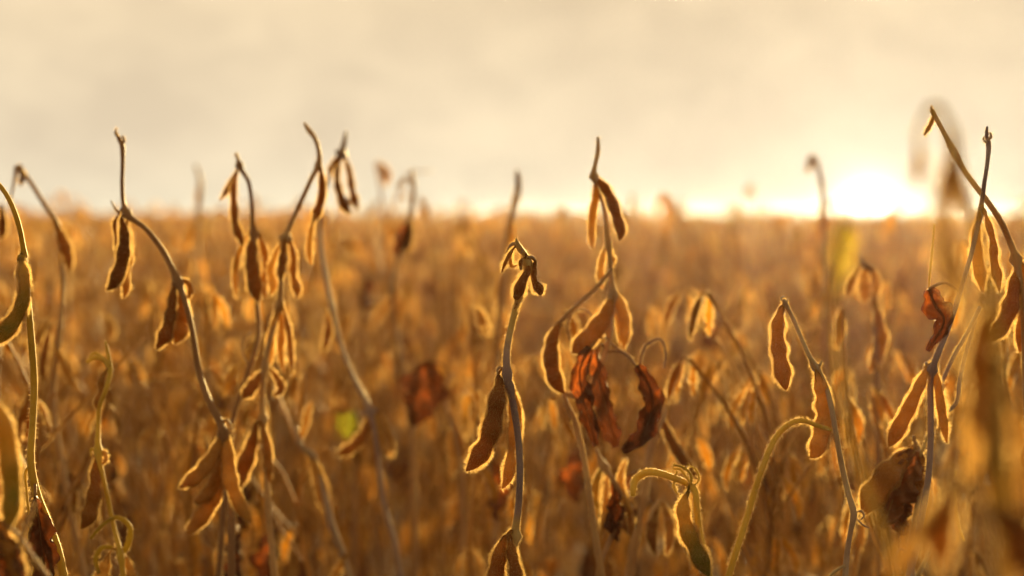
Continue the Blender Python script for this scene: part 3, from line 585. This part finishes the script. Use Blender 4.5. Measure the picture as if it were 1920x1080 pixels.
hero('stem wrapped by a wide dark red withered leaf and stacked brown pods, lower right', 1.33,
     [(1712, 820, 5), (1722, 846, 10), (1728, 880, 11), (1722, 940, 12), (1712, 1000, 12), (1706, 1040, 14), (1712, 1095, 14)],
     [dict(c=[(1718, 838, 8), (1690, 862, 34), (1662, 895, 50), (1640, 925, 52), (1626, 950, 34), (1618, 968, 6)], tint=.5, dz=-.02, thick=.45),
      dict(c=[(1728, 852, 6), (1725, 885, 28), (1712, 915, 36), (1698, 935, 20)], tint=.3, dz=-.004),
      dict(c=[(1724, 860, 6), (1705, 905, 26), (1690, 950, 28), (1684, 1000, 8)], tint=.45, dz=.01),
      dict(c=[(1736, 870, 5), (1742, 920, 17), (1738, 960, 18), (1730, 1000, 4)], tint=.8, dz=.008)],
     leaves=[dict(c=[(1716, 845, 20), (1696, 885, 64), (1676, 930, 70), (1664, 965, 40), (1655, 990, 10)], tint=.5, fold=.6, dz=-.010, crumple=.0025),
             dict(c=[(1700, 880, 16), (1688, 920, 40), (1686, 965, 42), (1692, 1005, 14)], tint=.7, fold=.7, dz=.0)],
     sticks=[dict(c=[(1706, 1040, 6), (1690, 1030, 6), (1680, 1050, 5), (1690, 1075, 4)]), dict(c=[(1760, 700, 5), (1750, 780, 6), (1735, 830, 6), (1724, 856, 6)], tint=.6, dz=-.01),
             dict(c=[(1792, 880, 4), (1790, 930, 6), (1798, 990, 6), (1808, 1015, 3)], mat='lime', tint=.9), dict(c=[(1790, 900, 7), (1770, 970, 8), (1745, 1030, 8), (1720, 1080, 9)], tint=.8, dz=-.02)],
     smat='purple', stint=.5, hairy=.7)
hero('very blurred stem arching over the hooked one, long pale pods drooping beside the sun', .56,
     [(1722, 275, 7), (1722, 240, 8), (1738, 208, 12), (1762, 200, 16), (1780, 232, 13), (1790, 275, 18), (1802, 330, 12), (1830, 420, 13), (1856, 540, 15), (1872, 700, 17), (1880, 860, 18), (1886, 1095, 20)],
     [dict(c=[(1722, 272, 6), (1724, 300, 20), (1722, 325, 20), (1720, 345, 5)], tint=.1, dz=0),
      dict(c=[(1786, 275, 9), (1774, 330, 24), (1768, 400, 30), (1776, 470, 34), (1790, 530, 34), (1806, 575, 10)], tint=.6, mat='tleaf', dz=-.01),
      dict(c=[(1794, 280, 9), (1790, 320, 22), (1800, 365, 28), (1812, 400, 24), (1824, 430, 8)], tint=.6, mat='tleaf', dz=.01),
      dict(c=[(1858, 560, 9), (1840, 640, 46), (1838, 720, 50), (1850, 800, 46), (1862, 850, 10)], tint=.7, mat='tleaf', dz=.02),
      dict(c=[(1872, 700, 9), (1868, 790, 34), (1866, 880, 42), (1874, 960, 40), (1880, 1010, 12)], tint=.6, mat='green', dz=.0)],
     leaves=[dict(c=[(1850, 700, 12), (1822, 770, 38), (1826, 850, 44), (1812, 920, 14)], tint=.85, mat='tleaf', fold=.7, dz=.03), dict(c=[(1880, 720, 12), (1905, 800, 38), (1900, 900, 44), (1910, 980, 14)], tint=.4, mat='tleaf', fold=.7, dz=.02)],
     smat='lime', stint=.5, hairy=.5)
hero('very blurred low plant in the bottom right corner with a broad brown leaf', .55,
     [(1772, 905, 10), (1800, 900, 14), (1830, 930, 16), (1850, 985, 18), (1862, 1095, 20)],
     [dict(c=[(1850, 960, 10), (1905, 990, 60), (1935, 1060, 80), (1945, 1130, 20)], tint=.3), dict(c=[(1800, 903, 9), (1772, 950, 48), (1762, 1020, 56), (1772, 1080, 10)], tint=.55, dz=.02)],
     leaves=[dict(c=[(1780, 925, 14), (1725, 1000, 34), (1690, 1050, 40), (1668, 1085, 14)], tint=.3, mat='tleaf', fold=.5, dz=.0)],
     hairy=.3)
hero('big blurred yellow green pod hanging close to the camera in the bottom left corner', .92,
     [(-30, 720, 12), (-20, 760, 14), (-16, 850, 15), (-14, 960, 16), (-10, 1095, 17)],
     [dict(c=[(-20, 740, 10), (6, 800, 40), (16, 860, 38), (22, 920, 38), (18, 970, 30), (8, 1000, 8)], mat='green', tint=.62, dz=.0),
      dict(c=[(-16, 780, 9), (-20, 860, 44), (-14, 940, 50), (-10, 1000, 8)], tint=.6, dz=.02),
      dict(c=[(-12, 960, 9), (10, 1010, 30), (30, 1060, 38), (45, 1100, 10)], tint=.6, dz=.0)],
     leaves=[dict(c=[(-14, 990, 10), (15, 1040, 50), (10, 1110, 50)], tint=.5)],
     sticks=[dict(c=[(0, 975, 7), (30, 1000, 8), (62, 1045, 8), (92, 1085, 8)], tint=.5), dict(c=[(70, 940, 7), (50, 985, 8), (30, 1040, 8), (24, 1090, 8)], tint=.7)], hairy=.6)
hero('blurred stem arching above the horizon at far left with one lone hanging pod', 1.75,
     [(18, 385, 4), (26, 345, 6), (36, 312, 10), (46, 326, 9), (64, 352, 9), (84, 385, 9), (105, 416, 10), (112, 450, 9), (118, 520, 9), (112, 620, 10), (100, 740, 10), (120, 900, 12), (160, 1095, 12)],
     [dict(c=[(36, 316, 4), (42, 326, 10), (40, 340, 10), (38, 350, 3)], tint=.1), dict(c=[(106, 420, 5), (116, 445, 20), (127, 480, 22), (131, 512, 4)], tint=.4, dz=-.006),
      dict(c=[(2, 385, 4), (5, 410, 15), (3, 440, 14), (0, 452, 3)], tint=.1, free=1, dz=.02), dict(c=[(100, 640, 4), (118, 680, 16), (134, 715, 16), (146, 735, 3)], tint=.8), dict(c=[(96, 610, 4), (84, 660, 16), (80, 700, 14), (86, 720, 3)], tint=.5)], hairy=.4)
hero('stem with a curled crinkled tip and one plump brown pod, left of the pod trio', 1.36,
     [(198, 640, 4), (203, 665, 8), (206, 700, 9), (198, 732, 9), (187, 760, 9), (184, 800, 9), (184, 845, 12), (192, 890, 9), (203, 940, 9), (214, 990, 9), (226, 1040, 10), (232, 1095, 11)],
     [dict(c=[(203, 690, 4), (190, 712, 12), (190, 738, 13), (180, 760, 10), (184, 768, 3)], tint=.6), dict(c=[(180, 852, 5), (180, 880, 20), (178, 915, 26), (172, 950, 32), (162, 978, 26), (152, 992, 5)], tint=.5, dz=-.006),
      dict(c=[(186, 846, 4), (196, 850, 10), (198, 862, 9), (190, 872, 3)], tint=.9),
      dict(c=[(204, 1040, 4), (196, 1065, 22), (185, 1100, 26), (178, 1130, 5)], tint=.9), dict(c=[(236, 1045, 4), (246, 1075, 18), (250, 1110, 5)], tint=.7)],
     sticks=[dict(c=[(203, 690, 6), (194, 674, 9), (178, 670, 10), (162, 680, 6)], tint=.9), dict(c=[(205, 684, 5), (190, 668, 6), (176, 662, 5), (166, 672, 3)], tint=.8), dict(c=[(182, 850, 6), (172, 842, 6), (170, 856, 4)]),
             dict(c=[(170, 1010, 5), (192, 985, 7), (220, 970, 8), (242, 985, 10), (240, 1020, 12), (226, 1042, 8)], mat='yleaf', tint=.4), dict(c=[(222, 1030, 6), (190, 1028, 9), (180, 1045, 10), (186, 1075, 6)], mat='yleaf', tint=.4)],
     smat='lime', stint=.7, hairy=.8)
hero('blurred plant with one upright broad rust red leaf left of the focused pod', 1.95,
     [(850, 700, 5), (832, 740, 9), (838, 770, 9), (850, 800, 9), (862, 860, 10), (868, 1095, 12)],
     [dict(c=[(852, 790, 4), (844, 830, 14), (850, 870, 14), (846, 895, 3)], tint=.8), dict(c=[(846, 775, 4), (858, 810, 15), (866, 845, 15), (864, 870, 3)], tint=.5)],
     leaves=[dict(c=[(812, 680, 20), (800, 705, 66), (795, 740, 74), (782, 775, 44), (775, 800, 10)], tint=.45, fold=.4, crumple=.003)], hairy=.4)
hero('faint blurred stem hooked over against the pale sky just left of the sun', 2.6,
     [(1512, 320, 4), (1524, 296, 12), (1534, 315, 9), (1541, 345, 9), (1544, 400, 9), (1548, 480, 9), (1550, 640, 10), (1560, 1095, 12)],
     [dict(c=[(1524, 298, 4), (1518, 312, 10), (1512, 325, 3)], tint=.8), dict(c=[(1541, 340, 3), (1543, 358, 9), (1542, 376, 3)], tint=.3)], hairy=.3)
hero('faint blurred twig end above the horizon between the two left plants', 2.9,
     [(366, 308, 5), (374, 330, 8), (376, 360, 9), (372, 400, 9), (370, 480, 9), (372, 1095, 12)],
     [dict(c=[(375, 345, 3), (372, 365, 10), (371, 390, 3)], tint=.9)], hairy=.3)
hero('blurred pale plant bunched with round tan pods directly under the sun glow', 1.75,
     [(1612, 478, 4), (1618, 492, 9), (1632, 505, 9), (1640, 560, 9), (1642, 640, 10), (1650, 1095, 12)],
     [dict(c=[(1616, 492, 4), (1602, 515, 15), (1592, 540, 18), (1590, 560, 4)], tint=.6), dict(c=[(1624, 496, 4), (1620, 525, 22), (1622, 555, 22), (1618, 572, 4)], tint=.8),
      dict(c=[(1640, 560, 4), (1648, 600, 20), (1652, 640, 26), (1640, 680, 22), (1628, 700, 4)], tint=.7), dict(c=[(1636, 500, 4), (1644, 520, 13), (1640, 550, 14), (1632, 562, 3)], tint=.9)], hairy=.5)
hero('blurred plant with one bright yellow leaf standing up just below the sun', .62,
     [(1560, 560, 6), (1566, 640, 9), (1590, 800, 12), (1640, 960, 14), (1690, 1095, 16)],
     leaves=[dict(c=[(1583, 415, 10), (1584, 445, 44), (1580, 480, 44), (1572, 520, 24), (1562, 560, 6)], mat='yleaf', tint=.6, fold=.35, crumple=.001)], hairy=.3, smat='lime')
hero('blurred plant holding a small lime green leaf left of the rust red leaf', 2.3,
     [(668, 770, 5), (672, 800, 9), (668, 860, 9), (664, 1095, 12)],
     [dict(c=[(670, 805, 4), (680, 840, 15), (676, 870, 15), (672, 885, 3)], tint=.8)],
     leaves=[dict(c=[(668, 776, 10), (655, 790, 40), (645, 808, 34), (636, 820, 8)], mat='gleaf', tint=.6, fold=.4)], hairy=.3)
hero('low bunch of slim glowing pods beside the long lilac stem, below the lime green leaf', 1.75,
     [(556, 800, 6), (566, 838, 11), (584, 852, 11), (596, 880, 10), (610, 930, 12), (622, 985, 14), (640, 1030, 12), (660, 1095, 12)],
     [dict(c=[(588, 855, 4), (600, 890, 14), (612, 930, 14), (612, 965, 4)], tint=.95), dict(c=[(578, 850, 4), (590, 890, 12), (598, 930, 12), (606, 960, 3)], tint=.8),
      dict(c=[(560, 830, 4), (572, 800, 12), (578, 770, 12), (584, 750, 3)], tint=.8), dict(c=[(650, 1040, 4), (632, 1070, 16), (620, 1100, 4)], tint=.9)], stint=.7, smat='purple', hairy=.4)


# ------------------------------------------------------------------ the field
def canopy(x_, y_): return .920 + .018 * math.sin(x_ * .9 + y_ * .35) + .012 * math.sin(y_ * .8 - x_ * 2.1)
protos = [build_parts(rand_plant(100 + k, 2), 'field_') for k in range(6)]
LAB = 'tawny out of focus soybean plant hung with pods in the crowded field'
GRP = 'soybean plants crowding the field'
def put(proto, x_, y_, hh, first=False):
    o = proto if first else proto.copy()
    if not first:
        COL.objects.link(o)
        for ch in list(proto.children):
            c = ch.copy(); COL.objects.link(c); c.parent = o
    o.location = (x_, y_, 0); o.rotation_euler = (0, 0, random.uniform(0, 6.28)); sc = hh / .93 * random.uniform(.97, 1.0)
    o.scale = (sc, sc, sc)
    tag(o, LAB, 'plant', GRP)
    return o
def scatter(d0, d1, dens, a0, a1, both=False):
    out_ = []
    n_ = int(dens * (a1 - a0) / 2 * (d1**2 - d0**2))
    for _ in range(n_):
        d = math.sqrt(random.uniform(d0**2, d1**2)); a = random.uniform(a0, a1)
        out_.append((d * math.sin(a), d * math.cos(a)))
    return out_
HW = R(13.2)
near_pts = sorted(scatter(1.62, 8.6, 28, -HW, HW) + scatter(1.55, 2.7, 45, -HW, HW), key=lambda q: q[1])
near_pts = [q for q in near_pts if all((q[0] - h[0])**2 + (q[1] - h[1])**2 > .05**2 for h in HERO_XY)]
budget = 298 - len(HERO_XY)
near_pts = [q for q in near_pts if not (q[1] < 2.35 and 560 < 960 + F * q[0] / q[1] < 880)]   # keep the two leafy plants in the open
near_pts = near_pts[:budget]
D1 = near_pts[-1][1]
NPARTS = 80
plain = [joined(rand_plant(100 + k, 2), 'field_plant') for k in range(6)]
far = [joined(rand_plant(200 + k, 1), 'far_plant') for k in range(5)]
def hh_of(x_, y_):
    h = canopy(x_, y_) + random.gauss(0, .024)
    if y_ > 4 and random.random() < .10: h += random.uniform(.015, .045)
    return min(h, 1.05)
used = set()
for k, (x_, y_) in enumerate(near_pts):
    h = hh_of(x_, y_)
    if y_ < 2.7: h = min(h, CAM_H - y_ * random.uniform(.02, .055 if y_ > 2 else .075))
    if k < NPARTS:
        i_ = random.randrange(6) if k >= 6 else k
        put(protos[i_], x_, y_, h, first=k < 6)
    else:
        o = bpy.data.objects.new('soybean_plant', plain[random.randrange(6)]); COL.objects.link(o)
        o.location = (x_, y_, 0); o.rotation_euler = (0, 0, random.uniform(0, 6.28)); sc = h / .93; o.scale = (sc, sc, sc)
        tag(o, LAB, 'plant', GRP)

# the rest of the field, past counting: one object
srccol = bpy.data.collections.new('field_sources')
for k, me in enumerate(far):
    o = bpy.data.objects.new('field_source', me); srccol.objects.link(o)
pts = []
for (x_, y_) in (scatter(D1, 15, 26, -R(16), R(16)) + scatter(15, 40, 12, -R(15), R(15)) + scatter(40, 130, 3.0, -R(14.5), R(14.5))
                 + scatter(1.6, D1, 20, HW, R(27)) + scatter(1.6, D1, 20, -R(27), -HW)):
    if y_ > D1 or abs(math.atan2(x_, y_)) > HW: pts.append((x_, y_))
pts = np.array(pts); n_ = len(pts)
me = bpy.data.meshes.new('soybean_field'); me.vertices.add(n_)
me.vertices.foreach_set('co', np.c_[pts, np.zeros(n_)].ravel())
sc = np.array([hh_of(*q) for q in pts]) / .93
a = me.attributes.new('psize', 'FLOAT', 'POINT'); a.data.foreach_set('value', sc)
a = me.attributes.new('pturn', 'FLOAT', 'POINT'); a.data.foreach_set('value', rng.uniform(0, 6.28, n_))
a = me.attributes.new('ppick', 'INT', 'POINT'); a.data.foreach_set('value', rng.integers(0, 5, n_).astype(np.int32))
fo = link('soybean_field', me); tag(fo, 'blurred golden mass of ripe soybean plants reaching back to the horizon', 'crop field', kind='stuff')
ng = bpy.data.node_groups.new('field', 'GeometryNodeTree')
ng.interface.new_socket('Geometry', in_out='INPUT', socket_type='NodeSocketGeometry')
ng.interface.new_socket('Geometry', in_out='OUTPUT', socket_type='NodeSocketGeometry')
gi = ng.nodes.new('NodeGroupInput'); go = ng.nodes.new('NodeGroupOutput')
ci = ng.nodes.new('GeometryNodeCollectionInfo'); ci.inputs[0].default_value = srccol; ci.inputs[1].default_value = True; ci.inputs[2].default_value = True
ip = ng.nodes.new('GeometryNodeInstanceOnPoints'); ip.inputs['Pick Instance'].default_value = True
def na(nm, ty):
    n = ng.nodes.new('GeometryNodeInputNamedAttribute'); n.data_type = ty; n.inputs[0].default_value = nm; return n.outputs[0]
cx_ = ng.nodes.new('ShaderNodeCombineXYZ'); ng.links.new(na('pturn', 'FLOAT'), cx_.inputs[2])
ng.links.new(gi.outputs[0], ip.inputs['Points']); ng.links.new(ci.outputs[0], ip.inputs['Instance'])
ng.links.new(na('ppick', 'INT'), ip.inputs['Instance Index']); ng.links.new(cx_.outputs[0], ip.inputs['Rotation'])
ng.links.new(na('psize', 'FLOAT'), ip.inputs['Scale']); ng.links.new(ip.outputs[0], go.inputs[0])
md = fo.modifiers.new('field', 'NODES'); md.node_group = ng

# ------------------------------------------------------------------ evening haze
HAZE = .00038
g = Geo()
a, b, c0, c1, z0, z1 = -160, 160, -70, 190, -1.0, 1.12
g.add([(a, c0, z0), (b, c0, z0), (b, c1, z0), (a, c1, z0), (a, c0, z1), (b, c0, z1), (b, c1, z1), (a, c1, z1)],
      [np.array([[0, 3, 2, 1], [4, 5, 6, 7], [0, 1, 5, 4], [1, 2, 6, 5], [2, 3, 7, 6], [3, 0, 4, 7]])])
hm = bpy.data.materials.new('haze'); hm.use_nodes = True; t = hm.node_tree; t.nodes.clear()
o_ = N(t, 'ShaderNodeOutputMaterial'); pv = N(t, 'ShaderNodeVolumePrincipled')
pv.inputs['Color'].default_value = (.50, .66, 1, 1); pv.inputs['Density'].default_value = HAZE; pv.inputs['Anisotropy'].default_value = .86
t.links.new(pv.outputs[0], o_.inputs['Volume'])
tag(link('haze', g.mesh('haze', [hm])), kind='stuff')
